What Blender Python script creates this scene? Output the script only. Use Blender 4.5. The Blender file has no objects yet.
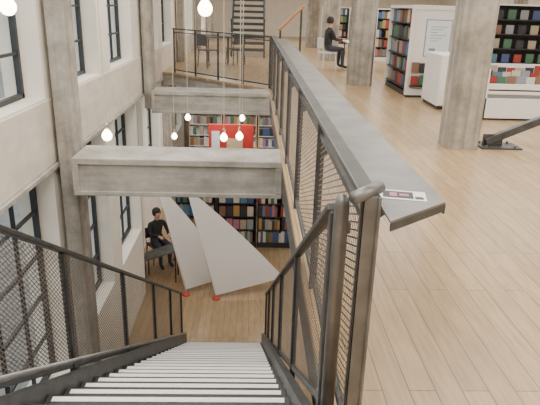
import bpy, math, random
from mathutils import Vector, Matrix
random.seed(7)
S=bpy.context.scene
COL=S.collection

# ------------------------------------------------------------ materials
def newmat(name):
    m=bpy.data.materials.new(name); m.use_nodes=True
    nt=m.node_tree; b=nt.nodes["Principled BSDF"]; return m,nt,b
def plain(name,c,rough=.6,metal=0,var=.12,scale=6,bump=0,stretch=(1,1,1)):
    m,nt,b=newmat(name)
    tc=nt.nodes.new("ShaderNodeTexCoord"); mp=nt.nodes.new("ShaderNodeMapping"); mp.inputs["Scale"].default_value=stretch
    n=nt.nodes.new("ShaderNodeTexNoise"); n.inputs["Scale"].default_value=scale; n.inputs["Detail"].default_value=6
    r=nt.nodes.new("ShaderNodeValToRGB")
    r.color_ramp.elements[0].position=.3; r.color_ramp.elements[1].position=.7
    r.color_ramp.elements[0].color=tuple(x*(1-var) for x in c)+(1,)
    r.color_ramp.elements[1].color=tuple(min(1,x*(1+var)) for x in c)+(1,)
    L=nt.links.new
    L(tc.outputs["Object"],mp.inputs[0]); L(mp.outputs[0],n.inputs["Vector"]); L(n.outputs["Fac"],r.inputs[0]); L(r.outputs[0],b.inputs["Base Color"])
    b.inputs["Roughness"].default_value=rough; b.inputs["Metallic"].default_value=metal
    if bump:
        bp=nt.nodes.new("ShaderNodeBump"); bp.inputs["Strength"].default_value=bump; bp.inputs["Distance"].default_value=.02
        L(n.outputs["Fac"],bp.inputs["Height"]); L(bp.outputs[0],b.inputs["Normal"])
    return m
def wood(name,c1,c2,rough=.35):
    m,nt,b=newmat(name); L=nt.links.new
    tc=nt.nodes.new("ShaderNodeTexCoord"); mp=nt.nodes.new("ShaderNodeMapping")
    mp.inputs["Rotation"].default_value=(0,0,math.radians(90))
    br=nt.nodes.new("ShaderNodeTexBrick"); br.inputs["Scale"].default_value=1
    br.inputs["Brick Width"].default_value=1.5; br.inputs["Row Height"].default_value=.12
    br.inputs["Mortar Size"].default_value=.003; br.inputs["Bias"].default_value=0
    br.offset=.37; br.offset_frequency=2
    br.inputs["Color1"].default_value=c1+(1,); br.inputs["Color2"].default_value=c2+(1,)
    br.inputs["Mortar"].default_value=tuple(x*.35 for x in c1)+(1,)
    L(tc.outputs["Object"],mp.inputs[0]); L(mp.outputs[0],br.inputs["Vector"])
    mp2=nt.nodes.new("ShaderNodeMapping"); mp2.inputs["Scale"].default_value=(14,1.2,1)
    n=nt.nodes.new("ShaderNodeTexNoise"); n.inputs["Scale"].default_value=3; n.inputs["Detail"].default_value=8
    L(tc.outputs["Object"],mp2.inputs[0]); L(mp2.outputs[0],n.inputs["Vector"])
    r=nt.nodes.new("ShaderNodeValToRGB"); r.color_ramp.elements[0].position=.3;r.color_ramp.elements[1].position=.7
    r.color_ramp.elements[0].color=(.76,.75,.72,1); r.color_ramp.elements[1].color=(1.08,1.06,1.04,1)
    mx=nt.nodes.new("ShaderNodeMixRGB"); mx.blend_type='MULTIPLY'; mx.inputs[0].default_value=1
    L(n.outputs["Fac"],r.inputs[0]); L(br.outputs["Color"],mx.inputs[1]); L(r.outputs[0],mx.inputs[2]); L(mx.outputs[0],b.inputs["Base Color"])
    b.inputs["Roughness"].default_value=rough
    return m
def concrete(name,c,board=(0,0,9),bs=.5,amp=1,ns=3):
    m,nt,b=newmat(name); L=nt.links.new
    tc=nt.nodes.new("ShaderNodeTexCoord")
    n=nt.nodes.new("ShaderNodeTexNoise"); n.inputs["Scale"].default_value=ns; n.inputs["Detail"].default_value=10; n.inputs["Roughness"].default_value=.7
    L(tc.outputs["Object"],n.inputs["Vector"])
    r=nt.nodes.new("ShaderNodeValToRGB"); r.color_ramp.elements[0].position=.36;r.color_ramp.elements[1].position=.64
    r.color_ramp.elements[0].color=tuple(x*(1-.35*amp) for x in c)+(1,); r.color_ramp.elements[1].color=tuple(x*(1+.18*amp) for x in c)+(1,)
    mp=nt.nodes.new("ShaderNodeMapping"); mp.inputs["Scale"].default_value=board
    n2=nt.nodes.new("ShaderNodeTexNoise"); n2.inputs["Scale"].default_value=1; n2.inputs["Detail"].default_value=2
    L(tc.outputs["Object"],mp.inputs[0]); L(mp.outputs[0],n2.inputs["Vector"])
    r2=nt.nodes.new("ShaderNodeValToRGB"); r2.color_ramp.elements[0].position=.42;r2.color_ramp.elements[1].position=.58
    r2.color_ramp.elements[0].color=(.68,.67,.65,1); r2.color_ramp.elements[1].color=(1,1,1,1)
    mx=nt.nodes.new("ShaderNodeMixRGB"); mx.blend_type='MULTIPLY'; mx.inputs[0].default_value=bs
    L(n.outputs["Fac"],r.inputs[0]); L(n2.outputs["Fac"],r2.inputs[0]); L(r.outputs[0],mx.inputs[1]); L(r2.outputs[0],mx.inputs[2]); L(mx.outputs[0],b.inputs["Base Color"])
    b.inputs["Roughness"].default_value=.85
    bp=nt.nodes.new("ShaderNodeBump"); bp.inputs["Strength"].default_value=.35*amp; bp.inputs["Distance"].default_value=.02
    L(n.outputs["Fac"],bp.inputs["Height"]); L(bp.outputs[0],b.inputs["Normal"])
    return m
M={}
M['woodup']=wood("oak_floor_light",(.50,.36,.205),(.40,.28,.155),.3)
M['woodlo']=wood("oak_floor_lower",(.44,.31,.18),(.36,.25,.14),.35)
M['conc']=concrete("board_formed_concrete",(.45,.43,.39),(2,2,16),.4,.8)
M['concv']=concrete("column_concrete",(.41,.38,.335),(13,13,.4),.75)
M['plaster']=plain("cream_plaster",(.84,.79,.70),.8,0,.05,3)
M['spandrel']=concrete("beige_spandrel",(.76,.69,.60),(1,1,6),.25,.3)
M['steel']=plain("dark_steel",(.085,.09,.095),.45,.55,.25,9,.05)
M['steelg']=plain("grey_brushed_steel",(.17,.17,.17),.42,.6,.3,7,.03)
M['ledge']=plain("grey_waxed_steel",(.22,.22,.22),.38,.6,.25,5,.03)
M['meshm']=plain("rusty_expanded_metal",(.22,.185,.16),.6,.35,.2,20)
M['tread']=plain("steel_tread",(.045,.048,.05),.6,.2,.2,30)
M['nosing']=plain("white_nosing",(.9,.9,.89),.7,0,.05,40)
M['white']=plain("white_laminate",(.80,.80,.79),.5,0,.03,5)
M['black']=plain("black_laminate",(.03,.03,.035),.5,0,.2,5)
M['frame']=plain("black_window_frame",(.035,.04,.045),.5,.2,.2,5)
M['sail']=plain("white_sailcloth",(.96,.93,.91),.8,0,.02,3)
_b=M['sail'].node_tree.nodes["Principled BSDF"]; _nt=M['sail'].node_tree
_tr=_nt.nodes.new("ShaderNodeBsdfTranslucent"); _tr.inputs[0].default_value=(.95,.92,.9,1)
_mx=_nt.nodes.new("ShaderNodeMixShader"); _mx.inputs[0].default_value=.35
_nt.links.new(_b.outputs[0],_mx.inputs[1]); _nt.links.new(_tr.outputs[0],_mx.inputs[2]); _nt.links.new(_mx.outputs[0],_nt.nodes["Material Output"].inputs[0])
M['red']=plain("red_paint",(.55,.05,.04),.45,0,.1,5)
M['paper']=plain("white_paper",(.74,.80,.86),.7,0,.02,20)
M['ink']=plain("grey_ink",(.25,.28,.35),.8,0,.1,20)
M['pages']=plain("book_pages",(.75,.71,.62),.9,0,.1,60)
M['ceil']=plain("ceiling_white",(.75,.74,.72),.9,0,.03,3)
M['skin']=plain("skin_tone",(.62,.40,.30),.6,0,.04,10)
M['hair']=plain("dark_hair",(.04,.025,.02),.6,0,.2,40)
M['cord']=plain("lamp_cord",(.6,.55,.45),.6,0,.1,10)
M['brass']=plain("lamp_socket",(.5,.42,.3),.4,.7,.1,10)
M['orange']=plain("orange_wood",(.50,.22,.10),.5,0,.1,10)
M['palewood']=plain("pale_wood",(.62,.47,.3),.5,0,.1,10)
M['ground']=plain("outdoor_paving",(.24,.24,.23),.9,0,.2,2)
M['bark']=plain("tree_bark",(.10,.08,.06),.9,0,.3,9)
M['facade']=plain("neighbour_facade",(.42,.43,.45),.9,0,.15,1.5)
def glassmat():
    m,nt,b=newmat("window_glass"); L=nt.links.new
    out=nt.nodes["Material Output"]; nt.nodes.remove(b)
    t=nt.nodes.new("ShaderNodeBsdfTransparent"); t.inputs[0].default_value=(.84,.87,.87,1)
    g=nt.nodes.new("ShaderNodeBsdfGlossy"); g.inputs["Roughness"].default_value=.03
    mx=nt.nodes.new("ShaderNodeMixShader"); mx.inputs[0].default_value=.1
    L(t.outputs[0],mx.inputs[1]); L(g.outputs[0],mx.inputs[2]); L(mx.outputs[0],out.inputs[0])
    return m
M['glass']=glassmat()
def emis(name,c,s):
    m,nt,b=newmat(name); b.inputs["Base Color"].default_value=c+(1,)
    b.inputs["Emission Color"].default_value=c+(1,); b.inputs["Emission Strength"].default_value=s; return m
M['bulb']=emis("glowing_bulb",(1,.86,.6),16)
BC=[(.33,.05,.04),(.06,.10,.25),(.6,.53,.42),(.04,.04,.05),(.42,.27,.09),(.07,.17,.11),(.62,.6,.55),(.24,.13,.09),(.28,.30,.34),(.42,.18,.24),(.1,.22,.3),(.42,.35,.27)]
BN="crimson navy cream black ochre green ivory brown grey pink teal tan".split()
BM=[plain("book_cover_%s"%n,c,.5,0,.08,8) for n,c in zip(BN,BC)]

# ------------------------------------------------------------ mesh builder
class MB:
    def __init__(s): s.v=[];s.f=[];s.m=[]
    def add(s,vs,fs,mi=0):
        o=len(s.v); s.v+= [tuple(v) for v in vs]
        for f in fs: s.f.append(tuple(o+i for i in f)); s.m.append(mi)
    def box(s,x0,x1,y0,y1,z0,z1,mi=0):
        s.add([(x0,y0,z0),(x1,y0,z0),(x1,y1,z0),(x0,y1,z0),(x0,y0,z1),(x1,y0,z1),(x1,y1,z1),(x0,y1,z1)],
              [(0,3,2,1),(4,5,6,7),(0,1,5,4),(1,2,6,5),(2,3,7,6),(3,0,4,7)],mi); return s
    def bar(s,p0,p1,w,h,mi=0,side=None):
        p0=Vector(p0);p1=Vector(p1);d=(p1-p0).normalized()
        sd=Vector(side) if side else (Vector((1,0,0)) if abs(d.z)>.95 else d.cross(Vector((0,0,1))).normalized())
        sd=(sd-d*sd.dot(d)).normalized(); up=sd.cross(d).normalized()
        q=[]
        for p in (p0,p1):
            for a,b in((-1,-1),(1,-1),(1,1),(-1,1)): q.append(p+sd*a*w/2+up*b*h/2)
        s.add(q,[(0,1,2,3),(7,6,5,4),(0,4,5,1),(1,5,6,2),(2,6,7,3),(3,7,4,0)],mi); return s
    def cyl(s,p0,p1,r,r1=None,seg=14,mi=0):
        p0=Vector(p0);p1=Vector(p1);r1=r if r1 is None else r1
        d=(p1-p0).normalized(); a=Vector((1,0,0)) if abs(d.x)<.9 else Vector((0,1,0))
        u=d.cross(a).normalized(); w=d.cross(u)
        q=[]
        for p,rr in((p0,r),(p1,r1)):
            for i in range(seg):
                t=2*math.pi*i/seg; q.append(p+(u*math.cos(t)+w*math.sin(t))*rr)
        s.add(q,[(i,(i+1)%seg,seg+(i+1)%seg,seg+i) for i in range(seg)]+[tuple(range(seg-1,-1,-1)),tuple(range(seg,2*seg))],mi); return s
    def lathe(s,prof,seg=18,mi=0,c=(0,0,0)):
        q=[];n=len(prof)
        for r,z in prof:
            for i in range(seg):
                t=2*math.pi*i/seg; q.append((c[0]+r*math.cos(t),c[1]+r*math.sin(t),c[2]+z))
        fs=[]
        for k in range(n-1):
            for i in range(seg): fs.append((k*seg+i,k*seg+(i+1)%seg,(k+1)*seg+(i+1)%seg,(k+1)*seg+i))
        fs.append(tuple(range(seg-1,-1,-1))); fs.append(tuple(range((n-1)*seg,n*seg)))
        s.add(q,fs,mi); return s
    def prism(s,poly,z0,z1,mi=0):
        n=len(poly)
        s.add([(x,y,z0) for x,y in poly]+[(x,y,z1) for x,y in poly],
          [tuple(range(n-1,-1,-1)),tuple(range(n,2*n))]+[(i,(i+1)%n,n+(i+1)%n,n+i) for i in range(n)],mi); return s
def mk(name,mb,mats,parent=None,loc=(0,0,0),rot=(0,0,0),bevel=0,smooth=False,kind=None,label=None,cat=None,group=None):
    me=bpy.data.meshes.new(name); me.from_pydata(mb.v,[],mb.f); 
    if not isinstance(mats,(list,tuple)): mats=[mats]
    for m in mats: me.materials.append(m)
    for p,mi in zip(me.polygons,mb.m): p.material_index=mi; p.use_smooth=smooth
    me.update()
    o=bpy.data.objects.new(name,me); COL.objects.link(o); o.location=loc; o.rotation_euler=rot
    if parent: o.parent=parent
    if bevel:
        b=o.modifiers.new("bevel",'BEVEL'); b.width=bevel; b.segments=2; b.limit_method='ANGLE'
    if kind: o["kind"]=kind
    if label: o["label"]=label
    if cat: o["category"]=cat
    if group: o["group"]=group
    return o
def thing(name,label,cat,loc=(0,0,0),rz=0,group=None):
    e=bpy.data.objects.new(name,None); COL.objects.link(e); e.location=loc; e.rotation_euler=(0,0,rz); e.empty_display_size=.1
    e["label"]=label; e["category"]=cat
    if group: e["group"]=group
    return e
def copytree(o,loc=None,rz=None,parent=None,label=None):
    c=o.copy(); COL.objects.link(c)
    if parent: c.parent=parent
    if loc is not None: c.location=loc
    if rz is not None: c.rotation_euler=(0,0,rz)
    if label: c["label"]=label
    for ch in [k for k in list(bpy.data.objects) if k.parent==o]:
        copytree(ch,parent=c)
    return c

# ------------------------------------------------------------ constants
ZL=-4.25; ZC=3.5; YE=32.0; XR=10.0; WX=-2.2; GX=.38
SY0=1.78; RISE=.17; RUN=.283; NS=25

# ------------------------------------------------------------ structure
mb=MB()
mb.prism([(WX,-3.5),(XR,-3.5),(XR,YE),(WX,YE),(WX,13.9),(-2.0,13.9),(GX-.05,11.42),(GX-.05,SY0-.02),(WX,SY0-.02)],-.05,0)
mk("floor",mb,M['woodup'],kind="structure")
mb=MB()
mb.prism([(WX,-3.5),(XR,-3.5),(XR,YE),(WX,YE),(WX,13.95),(-1.98,13.95),(GX-.03,11.46),(GX-.03,SY0-.04),(WX,SY0-.04)],-.30,-.052)
mk("ceiling_lower",mb,M['conc'],kind="structure")
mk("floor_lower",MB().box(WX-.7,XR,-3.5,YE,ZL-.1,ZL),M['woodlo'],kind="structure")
mk("ceiling",MB().box(WX-.5,XR,-3.5,YE,ZC,ZC+.1),M['ceil'],kind="structure")
mk("wall_back",MB().box(WX-.9,XR,YE,YE+.2,ZL,ZC),M['plaster'],kind="structure")
mk("wall_right",MB().box(XR,XR+.2,-3.5,YE,ZL,ZC),M['plaster'],kind="structure")
mk("wall_front",MB().box(WX-.5,XR,-3.7,-3.5,ZL,ZC),M['plaster'],kind="structure")
wins=[(-1.0,.9),(1.9,3.6),(4.2,6.04),(6.7,8.3),(8.9,10.6)]
for k in range(1,4): wins+=[(6.7+5.2*k,8.3+5.2*k),(8.9+5.2*k,10.6+5.2*k)]
WO=WX-.42
def wallrow(y0,y1,z0,z1,off,za,zb,mb):
    y=y0
    for a,b in wins:
        if b<y0 or a>y1: continue
        mb.box(WO-off,WX-off,y,a,z0,z1); y=b
        mb.box(WO-off,WX-off,a,b,z0,za); mb.box(WO-off,WX-off,a,b,zb,z1)
    mb.box(WO-off,WX-off,y,y1,z0,z1)
mb=MB()
wallrow(-3.5,YE,-.15,ZC,0,.6,2.9,mb)
wallrow(-3.5,10.7,ZL,-.15,0,-2.75,-.151,mb)
wallrow(10.7,YE,ZL,-.15,.45,-2.75,-.151,mb)
mb.box(WO-.45,WX,-3.5,YE,-.16,-.149)
mk("wall_left",mb,M['plaster'],kind="structure")
mk("trim_1",MB().box(WX,WX+.012,-3.5,YE,-.12,.57),M['spandrel'],kind="structure")
mk("trim_2",MB().box(WX,WX+.05,-3.5,YE,-.17,-.13),M['conc'],kind="structure")
def window(n,a,b,z0,z1,off=0):
    mb=MB(); gx=WX-.24-off; t=.05
    mb.box(gx-.03,gx+.03,a,a+t,z0,z1);mb.box(gx-.03,gx+.03,b-t,b,z0,z1)
    mb.box(gx-.03,gx+.03,a,b,z0,z0+t);mb.box(gx-.03,gx+.03,a,b,z1-t,z1)
    for i in range(1,3):
        yy=a+(b-a)*i/3; mb.box(gx-.02,gx+.02,yy-.014,yy+.014,z0,z1)
    nz=5
    for i in range(1,nz):
        zz=z0+(z1-z0)*i/nz; mb.box(gx-.02,gx+.02,a,b,zz-.014,zz+.014)
    mb.add([(gx,a+.02,z0+.02),(gx,b-.02,z0+.02),(gx,b-.02,z1-.02),(gx,a+.02,z1-.02)],[(0,1,2,3)],1)
    mk("window_%d"%n,mb,[M['frame'],M['glass']],kind="structure")
n=1
for a,b in wins:
    window(n,a,b,.6,2.9); n+=1
    window(n,a,b,-2.75,-.152,.45 if a>10.7 else 0); n+=1
def cham(x0,x1,y0,y1,c=.04):
    return [(x0+c,y0),(x1-c,y0),(x1,y0+c),(x1,y1-c),(x1-c,y1),(x0+c,y1),(x0,y1-c),(x0,y0+c)]
for yy in (1.0,6.1,11.25,16.5,21.7,26.9):
    mk("concrete_pilaster",MB().box(WX+.052,-1.97,yy,yy+.38,-.42 if yy>10 else ZL,ZC),M['concv'],bevel=.015,label="grey board-formed concrete pilaster standing against the window wall",cat="column",group="wall pilasters")
    if yy>10: mk("concrete_pilaster",MB().box(WX-.44,-2.38,yy,yy+.38,ZL,-.42),M['concv'],bevel=.015,label="grey concrete pilaster on the lower floor wall",cat="column",group="lower wall pilasters")
def beam(y0,y1,x0=-1.93,x1=GX-.04):
    mb=MB().box(x0,x1,y0+.03,y1,-.42,0)
    mb.box(x0,x1,y0,y0+.03,-.07,0);mb.box(x0,x1,y0,y0+.03,-.42,-.37)
    mb.box(x0,x0+.07,y0,y0+.03,-.37,-.07);mb.box(x1-.07,x1,y0,y0+.03,-.37,-.07)
    mk("concrete_beam",mb,M['conc'],bevel=.008,label="weathered grey concrete beam spanning the stairwell void",cat="beam",group="concrete cross beams")
beam(5.85,6.45); beam(10.8,11.4)
for i,(xx,yy) in enumerate([(2.38,6.6),(2.1,12.3),(2.15,18),(2.15,23.6),(7.9,6.6),(7.9,12.3),(7.9,18)]):
    w=.5 if i!=0 else .40
    mk("concrete_column",MB().prism(cham(xx,xx+w,yy,yy+w,.05),0,ZC),M['concv'],label="tall grey board-marked concrete column rising from the oak floor",cat="column",group="gallery columns")
for yy in (6.6,12.3,18,23.6):
    mk("concrete_column",MB().prism(cham(2.3,2.75,yy,yy+.45,.05),ZL,-.3),M['concv'],label="grey concrete column on the lower floor",cat="column",group="lower floor columns")

# ------------------------------------------------------------ staircase
st=thing("staircase","straight dark steel staircase with white-edged treads descending","staircase",(0,SY0,0))
XL0,XR0=-1.12,.24
tr=None
for i in range(NS-1):
    y0=i*RUN; z=-(i+1)*RISE
    if tr is None:
        tr=mk("tread",MB().box(XL0,XR0,0,RUN+.02,-.03,0).box(XL0,XR0,RUN+.0,RUN+.02,-.06,-.03),M['tread'],st,(0,y0,z))
        mk("nosing",MB().box(XL0+.03,XR0-.03,RUN-.032,RUN+.006,.0005,.003),M['nosing'],tr,label="white anti-slip nosing strip")
    else: copytree(tr,loc=(0,y0,z),parent=st)
L=(NS)*RUN
for x0,x1 in((XL0-.05,XL0-.002),(XR0+.002,XR0+.05)):
    mb=MB(); zt=.08
    pts=[(0,zt),(L,-NS*RISE+zt+.12),(L,-NS*RISE),(L-.25,-NS*RISE),(0,-.32)]
    mb.add([(x0,p[0],p[1]) for p in pts]+[(x1,p[0],p[1]) for p in pts],[(4,3,2,1,0),(5,6,7,8,9)]+[(i,(i+1)%5,5+(i+1)%5,5+i) for i in range(5)])
    mk("stringer",mb,M['steel'],st)

def latt(mb,o,d,H,Lh,k=.36,p=.085,w=.007):
    o=Vector(o);d=Vector(d);up=Vector((0,0,1)); nrm=d.cross(up).normalized()*.003
    for sg in(1,-1):
        s0=-H/k
        while s0<Lh:
            a=max(0,s0);b=min(Lh,s0+H/k)
            if b-a>.01:
                za=(a-s0)*k;zb=(b-s0)*k
                if sg<0: za=H-za;zb=H-zb
                A=o+d*a+up*za;B=o+d*b+up*zb
                t=(B-A).normalized();pp=t.cross(nrm.normalized()).normalized()*w/2
                off=nrm*sg*.5
                mb.add([A-pp+off,A+pp+off,B+pp+off,B-pp+off],[(0,1,2,3)])
            s0+=p
    return mb
SL=RISE/RUN
def stair_rail(x,posts,label,inner):
    r=thing("stair_railing",label,"railing",(x,0,0))
    H=1.0
    def nz(y): return -(y-SY0)*SL
    y0,y1=posts[0],posts[-1]
    mk("top_rail",MB().bar((0,y0,nz(y0)+H),(0,y1,nz(y1)+H),.055,.03),M['steel'],r,bevel=.006)
    mk("bottom_rail",MB().bar((0,y0,nz(y0)+.14),(0,y1,nz(y1)+.14),.02,.035),M['steel'],r)
    if inner:
        mb=MB().cyl((.10,y0+.1,nz(y0+.1)+.2),(.10,y1-.2,nz(y1-.2)+.2),.016)
        for yy in posts[1:-1]: mb.cyl((.018,yy,nz(yy)+.2),(.10,yy,nz(yy)+.2),.008,seg=8)
        mk("handrail",mb,M['ledge'],r,smooth=True)
    for i,yy in enumerate(posts):
        w=.055
        mk("post",MB().box(-.018,.018,yy-w/2,yy+w/2,nz(yy)-.1,nz(yy)+H-.012),M['steel'],r,bevel=.004)
        if i<len(posts)-1:
            yb=posts[i+1]; mb=MB()
            latt(mb,(0,yy+.03,nz(yy+.03)+.16),(0,1,-SL),H-.19,yb-yy-.06,k=.55,p=.06)
            mk("mesh_infill",mb,M['meshm'],r)
    return r
stair_rail(-1.20,[1.8,3.3,4.8,6.3,7.6,8.8],"dark steel stair balustrade with expanded-metal infill beside the window wall",1)
stair_rail(XR0+.071,[1.94,3.3,4.8,6.3,7.6,8.8],"dark steel stair balustrade with expanded-metal infill below the gallery",0)
nw=thing("newel_post","grey round steel newel post with rounded cap at the stair head","post",(.322,1.85,0))
mk("pole",MB().lathe([(.027,0),(.027,.945),(.024,.965),(.013,.98),(.002,.985)],20),M['steelg'],nw,smooth=True)
mk("bracket",MB().box(.0,.035,-.012,.012,.84,.88),M['steelg'],nw)
mk("base_plate",MB().cyl((0,0,0),(0,0,.012),.03),M['steelg'],nw)

# ------------------------------------------------------------ gallery railing
gr=thing("gallery_railing","long dark steel gallery balustrade with expanded-metal mesh panels","railing",(GX,0,0))
ys=[1.70,3.0,4.4,5.8,7.2,8.6,10.0,11.35]
mk("top_rail",MB().box(-.032,.032,1.70,11.38,1.02,1.045),M['steel'],gr,bevel=.006)
mk("rail_under_bar",MB().box(-.01,.01,1.70,11.38,.93,.955),M['steel'],gr)
mk("bottom_rail",MB().box(-.012,.012,1.70,11.38,.06,.095),M['steel'],gr)
mk("rail_end",MB().cyl((-.055,1.67,1.03),(.045,1.74,1.05),.022,seg=20),M['steelg'],gr,smooth=True)
for i,yy in enumerate(ys):
    if i==0: mb=MB().box(-.02,.04,yy-.008,yy+.008,0,1.03).box(.03,.04,yy-.02,yy+.05,0,1.03).box(-.02,-.01,yy-.008,yy+.03,0,1.03)
    else: mb=MB().box(-.022,.022,yy-.008,yy+.008,0,1.03)
    mk("post",mb,M['steelg'] if i==0 else M['steel'],gr,bevel=.003)
    if i<len(ys)-1:
        mb=latt(MB(),(0,yy+.02,.1),(0,1,0),.84,ys[i+1]-yy-.04)
        mk("mesh_infill",mb,M['meshm'],gr)
mk("trim_3",MB().box(GX-.048,GX-.031,SY0,11.4,-.30,-.051),M['steel'],kind="structure")
p0=Vector((GX-.02,11.5,0));p1=Vector((-1.9,13.85,0)); d=(p1-p0); LL=d.length; ang=math.atan2(d.y,d.x)
fr=thing("gallery_railing","dark steel mesh balustrade crossing the far end of the void","railing",(p0.x,p0.y,0),ang)
mk("top_rail",MB().box(0,LL,-.03,.03,1.0,1.03),M['steel'],fr,bevel=.005)
mk("mid_rail",MB().box(0,LL,-.008,.008,.93,.95),M['steel'],fr)
mk("bottom_rail",MB().box(0,LL,-.012,.012,.06,.09),M['steel'],fr)
for i in range(5):
    xx=.03+(LL-.06)*i/4
    mk("post",MB().box(xx-.02,xx+.02,-.012,.012,0,1.0),M['steel'],fr)
    if i<4: mk("mesh_infill",latt(MB(),(xx+.02,0,.1),(1,0,0),.83,(LL-.06)/4-.04,k=.7,p=.07),M['meshm'],fr)

ct=thing("reading_ledge","long grey steel ledge fixed along the gallery railing","shelf",(GX,0,0))
mk("ledge_top",MB().prism([(.045,1.57),(.275,1.76),(.275,11.3),(.045,11.3)],.985,.993),M['ledge'],ct)
mk("ledge_lip",MB().box(.27,.277,1.76,11.3,.95,.985).bar((.047,1.573,.972),(.274,1.762,.972),.006,.026),M['steel'],ct)
for yy in (1.95,3.05,4.45,5.85,7.25,8.65,10.05,11.2):
    mb=MB(); mb.add([(.026,yy-.004,.98),(.26,yy-.004,.98),(.026,yy-.004,.80),(.026,yy+.004,.98),(.26,yy+.004,.98),(.026,yy+.004,.80)],[(0,2,1),(3,4,5),(0,1,4,3),(1,2,5,4),(2,0,3,5)])
    mk("bracket",mb,M['steel'],ct)
cd=thing("information_card","small printed card with a dark picture lying on the steel ledge","card",(GX+.145,1.82,.9935),-.2)
mk("sheet",MB().box(-.082,.078,-.05,.05,0,.0012),M['paper'],cd)
mk("print",MB().box(-.068,.035,-.036,.036,.0012,.0018).box(.04,.068,-.036,-.01,.0012,.0018),M['black'],cd)
mk("picture",MB().box(-.045,-.02,-.02,.02,.0018,.0022).box(-.012,.02,-.012,.012,.0018,.0022),BM[9],cd)

br=thing("steel_brace","dark diagonal steel brace footed at the concrete column","brace",(2.84,6.8,0))
mk("strut",MB().bar((.08,0,.06),(4.95,0,2.2),.09,.09),M['steel'],br,bevel=.008)
mk("foot_plate",MB().box(.0,.5,-.16,.16,0,.02).box(.05,.3,-.01,.01,.02,.16),M['steel'],br)
for x in (.06,.42):
    for y in (-.12,.12): mk("bolt",MB().cyl((x,y,.02),(x,y,.045),.016,seg=6),M['steelg'],br)

# ------------------------------------------------------------ lamps
def lamp(x,y,z,r,lab):
    t=thing("pendant_lamp",lab,"lamp",(x,y,z),group="bare bulb pendants")
    prof=[(.3*r,1.45*r),(.42*r,1.15*r),(.75*r,.75*r),(.97*r,.3*r),(r,0),(.92*r,-.42*r),(.66*r,-.78*r),(.3*r,-.97*r),(.01*r,-r)]
    mk("bulb",MB().lathe(prof[::-1],20),M['bulb'],t,smooth=True)
    mk("socket",MB().lathe([(.38*r,1.4*r),(.40*r,2.2*r),(.2*r,2.6*r)],14),M['brass'],t,smooth=True)
    mk("cord",MB().cyl((0,0,2.5*r),(0,0,ZC-z-.02),.005,seg=6),M['cord'],t)
    mk("ceiling_cap",MB().cyl((0,0,ZC-z-.03),(0,0,ZC-z),.04),M['brass'],t)
for x,y,z,r in [(-1.64,4,1.54,.055),(-.37,4.5,1.56,.055),(-1.20,4.6,.54,.042),(-.38,7.5,-.12,.05),(-.17,7.6,-.12,.05),(-1.15,10,-.34,.05),(-.18,10,-.33,.05),(-1.26,9,-.46,.045)]:
    lamp(x,y,z,r,"bare glowing round bulb hanging on a thin cord over the void")

# ------------------------------------------------------------ sails
def sail(name,apex,tack,clew,lab,bulge=.03):
    A,T,C=Vector(apex),Vector(tack),Vector(clew)
    base=Vector((T.x,T.y,ZL)); t=thing(name,lab,"sculpture",base)
    A-=base;T-=base;C-=base
    nrm=(T-A).cross(C-A).normalized(); N=14; vs=[];idx={}
    if nrm.y>0: nrm=-nrm
    for i in range(N+1):
        for j in range(i+1):
            a=i/N; b=(j/i if i else 0)
            L_=A.lerp(T,a);R_=A.lerp(C,a)
            roach=(C-T).normalized()*math.sin(a*math.pi)*.06*b
            p=L_.lerp(R_,b)+nrm*bulge*math.sin(a*math.pi*.9)*math.sin(b*math.pi*.8)+roach
            idx[(i,j)]=len(vs);vs.append(p)
    fs=[]
    for i in range(N):
        for j in range(i+1):
            fs.append((idx[i,j],idx[i+1,j],idx[i+1,j+1]))
            if j<i: fs.append((idx[i,j],idx[i+1,j+1],idx[i,j+1]))
    mb=MB(); mb.add(vs,fs)
    mk("sailcloth",mb,M['sail'],t,smooth=True)
    bot=Vector((T.x,T.y,.04))
    mk("mast",MB().cyl(bot,A+(A-T)*.03+nrm*-.012,.012,seg=10),M['white'],t,smooth=True)
    mk("base_disc",MB().lathe([(.08,0),(.08,.02),(.055,.045),(.02,.05)],20),M['red'],t,smooth=True,label="red round weighted foot")
sail("sail_sculpture",(-1.90,10.9,-1.85),(-1.33,10.6,-4.12),(-.40,11.15,-4.05),"tall white triangular sail standing on a red foot")
sail("sail_sculpture",(-1.27,10.6,-1.85),(-.69,10.45,-4.17),(.74,10.85,-3.93),"wide white triangular sail standing on a red foot")

# ------------------------------------------------------------ books
def bookmb(mb,mi=0,pi=1,T=None):
    b=MB(); b.box(0,.08,0,1,0,1,mi).box(.92,1,0,1,0,1,mi).box(.08,.92,0,.08,0,1,mi).box(.08,.92,.08,.95,.03,.97,pi)
    o=len(mb.v)
    for v in b.v: mb.v.append(tuple(T(v)) if T else v)
    for f_,m_ in zip(b.f,b.m): mb.f.append(tuple(o+i for i in f_)); mb.m.append(m_)
def bookmesh(m):
    mb=MB(); bookmb(mb)
    me=bpy.data.meshes.new("book"); me.from_pydata(mb.v,[],mb.f)
    me.materials.append(m);me.materials.append(M['pages'])
    for p,i in zip(me.polygons,mb.m):p.material_index=i
    return me
BMESH=[bookmesh(m) for m in BM]
STUFF=MB()
def book(loc,sx,sy,sz,rz=0,rx=0,group="books",lab=None,ci=None):
    ci=random.randrange(len(BMESH)) if ci is None else ci
    if group=="STUFF":
        mt=Matrix.Translation(loc)@Matrix.Rotation(rz,4,'Z')@Matrix.Diagonal((sx,sy,sz,1))
        bookmb(STUFF,ci,len(BM),lambda v:mt@Vector(v)); return
    o=bpy.data.objects.new("book",BMESH[ci]); COL.objects.link(o)
    o.location=loc;o.scale=(sx,sy,sz);o.rotation_euler=(rx,0,rz)
    o["label"]=lab or "%s-covered book standing upright on a library shelf"%BN[ci]; o["category"]="book"; o["group"]=group
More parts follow.
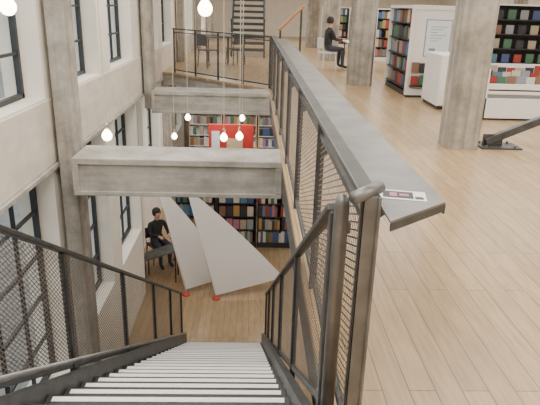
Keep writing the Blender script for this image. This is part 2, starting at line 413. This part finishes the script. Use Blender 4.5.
def row(x0,x1,y,z,hmax,group,th=(.03,.06),dp=.2):
    x=x0
    while x<x1-th[1]:
        t=random.uniform(*th); book((x,y,z),t,dp*random.uniform(.85,1),hmax*random.uniform(.72,.95),group=group); x+=t+.003
        if random.random()<.05: x+=random.uniform(.05,.15)
def row_x(X,y0,y1,z,hmax,group,th=(.04,.07),dp=.2):
    y=y1
    while y>y0+th[1]:
        t=random.uniform(*th); book((X,y,z),t,dp,hmax*random.uniform(.75,.95),rz=-math.pi/2,group=group,ci=random.choice(DARK+[2])); y-=t+.003
def faceout(xs,y,z,w,h,group,lab="book displayed face-out on a shelf",cis=None):
    for x in xs:
        ci=random.choice(cis or range(len(BMESH)))
        book((x,y+.03,z),.02,w,h*random.uniform(.85,1),rz=-math.pi/2,group=group,lab="%s-covered %s"%(BN[ci],lab),ci=ci)
DARK=[0,1,3,3,5,7,8,10,11]
def bookcase(name,lab,loc,w,d,h,ns,frame,back,rz=0):
    t=thing(name,lab,"bookcase",loc,rz)
    mk("side_panel",MB().box(0,.03,0,d,0,h),frame,t,bevel=.003);mk("side_panel",MB().box(w-.03,w,0,d,0,h),frame,t,bevel=.003)
    mk("top_panel",MB().box(.03,w-.03,0,d,h-.03,h),frame,t);mk("plinth",MB().box(.03,w-.03,.02,d,0,.12),frame,t)
    mk("back_panel",MB().box(.03,w-.03,d-.015,d,.12,h-.03),back,t)
    zs=[]
    for i in range(ns):
        z=.12+(h-.15)*i/ns
        mk("shelf_board",MB().box(.03,w-.03,.01,d-.016,z,z+.02),back,t); zs.append(z+.021)
    return zs
for k,(x0,w) in enumerate([(-1.85,1.0),(-.84,1.0),(.17,.85)]):
    zs=bookcase("bookcase","black bookcase packed with coloured books on the lower floor",(x0,13.1,ZL),w,.3,2.25,6,M['black'],M['black'])
    for q,z in enumerate(zs[:4]): 
        if k==1 and q in(1,2,3):
            faceout([x0+.06+.175*i for i in range(5)],13.13,ZL+z,.155,.28,"books in the lower bookcases",lab="large book shown face-out in a black bookcase")
        else: row(x0+.04,x0+w-.04,13.13,ZL+z,.33,"books in the lower bookcases",(.05,.09))
for k,x0 in enumerate([-2.0,-.9,.2]):
    zs=bookcase("bookcase","pale wooden bookcase with mixed books further into the lower floor",(x0,17.6,ZL),1.05,.3,2.6,7,M['palewood'],M['white'])
    for z in zs[3:]: row(x0+.04,x0+1.0,17.63,ZL+z,.3,"books in the deep lower bookcases",(.08,.12))
rd=thing("red_display_wall","red free-standing display screen on the lower floor","display",(-1.2,15.4,ZL))
mk("panel",MB().box(0,1.25,0,.06,0.1,2.7),M['red'],rd,bevel=.01)
mk("poster",MB().box(.08,.3,-.01,0,2.0,2.5),M['paper'],rd);mk("poster",MB().box(.5,.95,-.01,0,1.95,2.3),M['palewood'],rd)
mk("foot",MB().box(.1,1.15,-.2,.26,0,.1),M['black'],rd)

tb=thing("reading_stand","dark slanted reading table on metal legs near the window wall","table",(-1.92,11.35,ZL))
mb=MB().bar((-.42,0,.52),(.36,0,.8),.5,.035,side=(0,1,0)); mk("table_top",mb,M['steelg'],tb,bevel=.004)
for x,h in((-.36,.52),(.3,.75)):
    for y in(-.2,.2): mk("leg",MB().cyl((x,y,0),(x,y,h),.015,seg=8),M['black'],tb)

# ------------------------------------------------------------ upper furniture
gx,gy=2.92,10.8
g=thing("bookshelf_gondola","white-framed double-sided book shelf with end panel notice","bookcase",(gx,gy,0))
mk("end_panel",MB().box(0,.05,0,.05,.04,1.68).box(.9,.95,0,.05,.04,1.68).box(.05,.9,0,.05,1.6,1.68).box(.05,.9,0,.05,.04,.16).box(.05,.9,.03,.05,.16,1.6),M['white'],g,bevel=.004)
mk("end_panel",MB().box(0,.95,1.75,1.8,.04,1.68),M['white'],g)
mk("back_panel",MB().box(.46,.49,.05,1.75,.04,1.6),M['black'],g)
mk("plinth",MB().box(.03,.92,.02,1.78,0,.10),M['black'],g)
for i in range(5):
    z=.14+.3*i
    mk("shelf_board",MB().box(.02,.46,.05,1.75,z,z+.02),M['black'],g)
    mk("shelf_board",MB().box(.49,.93,.05,1.75,z,z+.02),M['black'],g)
    row_x(gx+.06,gy+.08,gy+1.72,z+.021,.26,"books on the gondola shelf",(.12,.17))
mk("top_panel",MB().box(0,.95,.05,1.75,1.62,1.68),M['white'],g)
mk("notice",MB().box(.30,.76,.018,.03,.78,1.42),M['paper'],g,label="pale blue-white printed notice sheet with grey border")
mb=MB().box(.285,.30,.016,.03,.765,1.435).box(.76,.775,.016,.03,.765,1.435).box(.30,.76,.016,.03,.765,.78).box(.30,.76,.016,.03,1.42,1.435)
for i in range(6): mb.box(.38,.68-.08*(i%3),.015,.018,1.3-.05*i,1.31-.05*i)
mb.box(.38,.50,.015,.018,.86,.92)
mk("print",mb,M['ink'],g)
mk("book_holder",MB().box(.08,.55,-.0,.03,.2,.22).box(.08,.55,-.06,-.0,.2,.21).box(.08,.55,-.065,-.06,.2,.24),M['black'],g)
faceout([gx+.09,gx+.24,gx+.39],gy-.045,.212,.14,.22,"books on the end panel",lab="paperback on the end-panel holder",cis=DARK)
faceout([gx+.09,gx+.24,gx+.39],gy-.015,.46,.14,.2,"books on the end panel",lab="paperback on the end panel",cis=DARK)
cb=thing("low_cabinet","plain white low cabinet with a dark plinth","cabinet",(3.12,9.45,0))
mk("body",MB().box(0,.42,0,.9,.06,.9),M['white'],cb,bevel=.01);mk("plinth",MB().box(.03,.39,.03,.87,0,.06),M['black'],cb)
mk("door",MB().box(.02,.40,-.018,0,.08,.88),M['white'],cb,bevel=.004)
db=thing("display_counter","white library display counter with shelves and rows of media cases","display",(3.58,8.6,0))
mk("body",MB().box(0,2.6,0,.03,.03,.34).box(0,.04,0,.8,.03,.78).box(2.56,2.6,0,.8,.03,.78).box(.04,2.56,.1,.13,.2,.45).box(.04,2.56,.0,.76,.45,.48).box(.04,2.56,.77,.8,.03,.8).box(.04,2.56,0,.03,.40,.56),M['white'],db,bevel=.004)
mk("plinth",MB().box(.05,2.55,.05,.75,0,.03),M['black'],db)
mk("divider",MB().box(1.28,1.31,.03,.77,.48,.7),M['white'],db)
for r_ in range(3):
    faceout([3.58+.07+.15*i for i in range(8)],8.72+.2*r_,.482+.0,.135,.2+.06*r_,"media cases in the display counter",lab="media case standing in the white display counter",cis=DARK+[6,2])
for k,x0 in enumerate([4.5]):
    zs=bookcase("bookcase","tall dark bookcase with white frame and face-out books",(x0,11.0,0),1.7,.35,1.75,6,M['white'],M['black'])
    for z in zs: faceout([x0+.08+.24*i for i in range(6)],11.06,z,.15,.18,"face-out books in the dark bookcases",cis=DARK)
for k,(x0,yy,fm) in enumerate([(3.6,14.5,0),(4.8,14.5,0),(3.9,18.6,1),(5.1,18.6,1),(2.9,24.8,1),(4.1,24.8,1)]):
    zs=bookcase("bookcase","white library bookcase filled with books further down the gallery",(x0,yy,0),1.15,.3,1.6,5,M['white'],M['black'] if fm else M['white'])
    for z in zs: row(x0+.04,x0+1.1,yy+.03,z,.26,"STUFF",(.07,.12))
mk("distant_books",STUFF,BM+[M['pages']],kind="stuff",label="rows of mixed coloured books filling the distant bookcases",cat="books")

def chair(loc,rz,mat,lab,group="chairs"):
    t=thing("chair",lab,"chair",loc,rz,group)
    mk("seat",MB().box(-.2,.2,-.2,.2,.42,.45),mat,t,bevel=.012)
    mk("backrest",MB().box(-.19,.19,-.23,-.205,.55,.82),mat,t,bevel=.01)
    for x in(-.18,.18): mk("back_support",MB().cyl((x,-.18,.44),(x,-.22,.6),.01,seg=8),mat,t)
    for x in(-.17,.17):
        for y in(-.17,.17): mk("leg",MB().cyl((x*1.15,y*1.15,0),(x,y,.42),.014,seg=8),mat,t)
def table(loc,w,d,h,mat,lab):
    t=thing("table",lab,"table",loc)
    mk("table_top",MB().box(-w/2,w/2,-d/2,d/2,h-.03,h),mat,t,bevel=.005)
    for x in(-1,1):
        for y in(-1,1): mk("leg",MB().cyl((x*(w/2-.06),y*(d/2-.06),0),(x*(w/2-.06),y*(d/2-.06),h-.03),.018,seg=8),M['steel'],t)
chair((2.0,15.6,0),-math.pi/2+.3,M['white'],"white cafe chair with a seated reader")
table((2.85,15.7,0),.75,.9,.74,M['white'],"white reading table beside a concrete column")
chair((-.5,16.2,0),.6,M['black'],"black chair standing on the gallery floor")
chair((-1.2,15.4,0),-.8,M['black'],"black chair standing on the gallery floor")
table((-1.0,16.4,0),.7,.7,.74,M['black'],"small black table with chairs on the gallery")

us=thing("steel_stair","dark open-riser steel stair climbing to the next floor","staircase",(-.72,18.5,0))
for i in range(17): mk("tread",MB().box(.04,1.04,i*.26,i*.26+.28,.19*(i+1),.19*(i+1)+.08),M['frame'],us)
for x in(0,1.05): mk("stringer",MB().bar((x+.015,-.05,0.1),(x+.015,17*.26,3.35),.05,.26,side=(1,0,0)),M['frame'],us)
for x in(0.01,1.06):
    mk("handrail",MB().bar((x,.0,1.15),(x,9*.26,2.9),.05,.05,side=(1,0,0)),M['frame'],us)
    for i in range(0,9,2): mk("baluster",MB().box(x-.015,x+.015,i*.26+.1,i*.26+.13,.19*(i+1),.19*(i+1)+1.0),M['frame'],us)
rp=thing("leaning_handrail","orange-brown wooden handrail rising beside a column","handrail",(.75,17.5,0))
mk("rail",MB().bar((0,0,.9),(.75,.3,1.6),.06,.07),M['orange'],rp,bevel=.01)
for x,h in((.05,.92),(.68,1.5)): mk("post",MB().cyl((x,x*.4,0),(x,x*.4,h),.03),M['steel'],rp)

# ------------------------------------------------------------ people
def person(lab,loc,rz,J,E,head,cloth,scale=1):
    t=thing("person",lab,"person",loc,rz); t.scale=(scale,)*3
    names=list(J); me=bpy.data.meshes.new("body_cage")
    me.from_pydata([J[n][0] for n in names],[(names.index(a),names.index(b)) for a,b in E],[])
    o=bpy.data.objects.new("tmp",me); COL.objects.link(o)
    sk=o.modifiers.new("skin",'SKIN'); sk.use_smooth_shade=True
    for i,n_ in enumerate(names):
        r=J[n_][1]; me.skin_vertices[0].data[i].radius=(r,r)
        me.skin_vertices[0].data[i].use_root=(n_=='pelvis')
    sb=o.modifiers.new("sub",'SUBSURF'); sb.levels=2; sb.render_levels=2
    bpy.context.view_layer.update()
    dg=bpy.context.evaluated_depsgraph_get(); nm=bpy.data.meshes.new_from_object(o.evaluated_get(dg))
    bpy.data.objects.remove(o)
    nm.materials.clear()
    for m in cloth[1]: nm.materials.append(m)
    for p in nm.polygons: p.material_index=cloth[0](p.center); p.use_smooth=True
    b=bpy.data.objects.new("body",nm); COL.objects.link(b); b.parent=t
    hx,hy,hz=head
    hm=MB().lathe([(.088,-.05),(.1,.0),(.1,.05),(.085,.095),(.05,.125),(.005,.135)],16,c=(hx,hy-.022,hz))
    mk("hair",hm,M['hair'],t,smooth=True)
    for s in(-1,1): mk("eye",MB().lathe([(.001,-.01),(.009,-.005),(.009,.005),(.001,.01)],8,c=(hx+s*.032,hy+.083,hz-.02)),M['black'],t)
    mk("mouth",MB().box(hx-.02,hx+.02,hy+.082,hy+.088,hz-.075,hz-.068),M['red'],t)
def hands(J,E,s,w,dirv):
    W=Vector(w);D=Vector(dirv).normalized(); side=D.cross(Vector((0,0,1))).normalized() if abs(D.z)<.9 else Vector((0,1,0))
    J['palm%d'%s]=(W+D*.06,.028);E.append(('wrist%d'%s,'palm%d'%s))
    for i in range(4):
        a=W+D*.1+side*(-.03+.02*i); ln=[.05,.065,.06,.045][i]
        J['f%d%d'%(s,i)]=(a,.009);J['g%d%d'%(s,i)]=(a+D*ln*.6+Vector((0,0,-.008)),.008);J['h%d%d'%(s,i)]=(a+D*ln+Vector((0,0,-.025)),.007)
        E+= [('palm%d'%s,'f%d%d'%(s,i)),('f%d%d'%(s,i),'g%d%d'%(s,i)),('g%d%d'%(s,i),'h%d%d'%(s,i))]
    J['t%d'%s]=(W+D*.05-side*.045*s,.01);J['u%d'%s]=(W+D*.085-side*.055*s,.008)
    E+=[('palm%d'%s,'t%d'%s),('t%d'%s,'u%d'%s)]
def seated():
    J={'pelvis':((0,-.02,.575),.12),'waist':((0,0,.73),.11),'chest':((0,.03,.93),.125),'neck0':((0,.04,1.06),.055),'neck':((0,.05,1.12),.05),'head':((0,.07,1.2),.075),'crown':((0,.06,1.3),.085),'nose':((0,.165,1.215),.012)}
    E=[('pelvis','waist'),('waist','chest'),('chest','neck0'),('neck0','neck'),('neck','head'),('head','crown'),('head','nose')]
    for s in(-1,1):
        J.update({'hip%d'%s:((.1*s,.05,.55),.09),'knee%d'%s:((.12*s,.42,.53),.062),'ankle%d'%s:((.12*s,.40,.1),.042),'toe%d'%s:((.13*s,.56,.04),.035),
          'sh%d'%s:((.18*s,.02,1.0),.055),'el%d'%s:((.23*s,.12,.78),.043),'wrist%d'%s:((.12*s,.36,.79),.027)})
        E+=[('pelvis','hip%d'%s),('hip%d'%s,'knee%d'%s),('knee%d'%s,'ankle%d'%s),('ankle%d'%s,'toe%d'%s),('chest','sh%d'%s),('sh%d'%s,'el%d'%s),('el%d'%s,'wrist%d'%s)]
        hands(J,E,s,(.12*s,.36,.79),(-.1*s,1,0))
    return J,E
def standing():
    J={'pelvis':((0,0,.93),.12),'waist':((0,0,1.1),.11),'chest':((0,.01,1.32),.125),'neck0':((0,.01,1.45),.055),'neck':((0,.02,1.5),.05),'head':((0,.04,1.58),.075),'crown':((0,.03,1.67),.085),'nose':((0,.135,1.59),.012)}
    E=[('pelvis','waist'),('waist','chest'),('chest','neck0'),('neck0','neck'),('neck','head'),('head','crown'),('head','nose')]
    for s in(-1,1):
        J.update({'hip%d'%s:((.1*s,0,.88),.09),'knee%d'%s:((.11*s,.02,.5),.06),'ankle%d'%s:((.12*s,-.02,.1),.042),'toe%d'%s:((.13*s,.14,.04),.035),
          'sh%d'%s:((.18*s,0,1.4),.055),'el%d'%s:((.24*s,-.02,1.12),.043),'wrist%d'%s:((.25*s,.08,.9),.027)})
        E+=[('pelvis','hip%d'%s),('hip%d'%s,'knee%d'%s),('knee%d'%s,'ankle%d'%s),('ankle%d'%s,'toe%d'%s),('chest','sh%d'%s),('sh%d'%s,'el%d'%s),('el%d'%s,'wrist%d'%s)]
        hands(J,E,s,(.25*s,.08,.9),(0,.25,-1))
    return J,E
TROU=plain("dark_trousers",(.05,.055,.08),.8,0,.1,20); TOP=plain("black_jumper",(.03,.03,.035),.85,0,.1,20); SHOE=plain("shoe_leather",(.04,.03,.025),.5)
REDC=plain("red_clothes",(.5,.05,.06),.8,0,.1,20)
def csit(p):
    if p.z>1.08: return 0
    if p.y>.37 and .66<p.z<.9: return 0
    if p.z<.09: return 3
    if p.z<.64 : return 2
    return 1
def cst(p):
    if p.z>1.47 or (abs(p.x)>.19 and p.z<.9): return 0
    if p.z<.09: return 3
    if p.z<.95: return 2
    return 1
J,E=seated(); person("seated person in black clothes reading at a white table",(2.0,15.6,0),-math.pi/2+.3,J,E,(0,.06,1.24),(csit,[M['skin'],TOP,TROU,SHOE]))
J,E=seated(); person("person in dark jacket seated by the reading stand",(-2.2,12.25,ZL),math.pi*1.2,J,E,(0,.06,1.24),(csit,[M['skin'],TOP,TROU,SHOE]))
chair((-2.2,12.25,ZL),math.pi*1.2,M['black'],"black chair by the reading stand")
J,E=standing(); person("child in red clothes standing near the sails and shelves",(-1.72,12.3,ZL),math.pi*.9,J,E,(0,.03,1.62),(cst,[M['skin'],REDC,REDC,SHOE]),.62)

# ------------------------------------------------------------ outside
mk("ground",MB().box(-60,WO-.5,-30,60,ZL-.3,ZL-.05),M['ground'],kind="structure")
fc=thing("neighbouring_building","grey neighbouring building outside the windows","building",(-24,15,ZL-.05))
mk("walls",MB().box(-3,3,-30,60,0,7.5),M['facade'],fc)
mb=MB()
for i in range(26):
    for j in range(2): mb.box(3,3.02,-28+3.3*i,-26.4+3.3*i,1+3.2*j,2.8+3.2*j)
mk("windows",mb,M['frame'],fc)
def tree(x,y):
    t=thing("tree","bare-branched tree outside the windows","tree",(x,y,ZL-.05),group="trees outside")
    mb=MB()
    def br_(p,d,r,l,dep):
        q=p+d*l; mb.cyl(p,q,r,r*.65,seg=6)
        if dep==0: return
        for k in range(3):
            nd=(d+Vector((random.uniform(-.7,.7),random.uniform(-.7,.7),random.uniform(-.1,.5)))).normalized()
            br_(q,nd,r*.62,l*.68,dep-1)
    br_(Vector((0,0,0)),Vector((0,0,1)),.16,2.2,5)
    mk("trunk_and_branches",mb,M['bark'],t)
for x,y in[(-7.5,10),(-9,20),(-8,30),(-15,38)]: tree(x,y)

# ------------------------------------------------------------ lights
W=bpy.data.worlds.new("w"); S.world=W; W.use_nodes=True
bg=W.node_tree.nodes["Background"]; bg.inputs[0].default_value=(.94,.97,1,1); bg.inputs[1].default_value=2.1
def area(loc,sx,sy,e,col=(1,.95,.87),rot=(0,0,0)):
    l=bpy.data.lights.new("area",'AREA'); l.shape='RECTANGLE'; l.size=sx;l.size_y=sy;l.energy=e;l.color=col
    o=bpy.data.objects.new("fill_light",l);COL.objects.link(o);o.location=loc;o.rotation_euler=rot  # unseen area lamp added to brighten both floors, not a real fitting
for y in (0,6,12,18,25): 
    area((4.5,y,ZC-.05),6,3,290)
for y in (0,4,8.5,18,25):
    area((-.8,y,ZC-.05),2,3,150)
for y in (9,15,22):
    area((4,y,-.35),5,3,140)
area((-.8,15,-.45),2,1.5,120)

# ------------------------------------------------------------ camera
cam=bpy.data.cameras.new("cam"); cam.sensor_width=36; cam.lens=560/540*36; cam.clip_start=.05
co=bpy.data.objects.new("camera",cam); COL.objects.link(co)
p=math.radians(19.4); yw=math.radians(2.1); rl=math.radians(1.7)
f=Vector((math.sin(yw)*math.cos(p),math.cos(yw)*math.cos(p),-math.sin(p)))
r0=Vector((math.cos(yw),-math.sin(yw),0)); u0=r0.cross(f)
u=u0*math.cos(rl)-r0*math.sin(rl); r=r0*math.cos(rl)+u0*math.sin(rl)
mt=Matrix((r,u,-f)).transposed().to_4x4(); mt.translation=Vector((0,0,1.6)); co.matrix_world=mt
S.camera=co
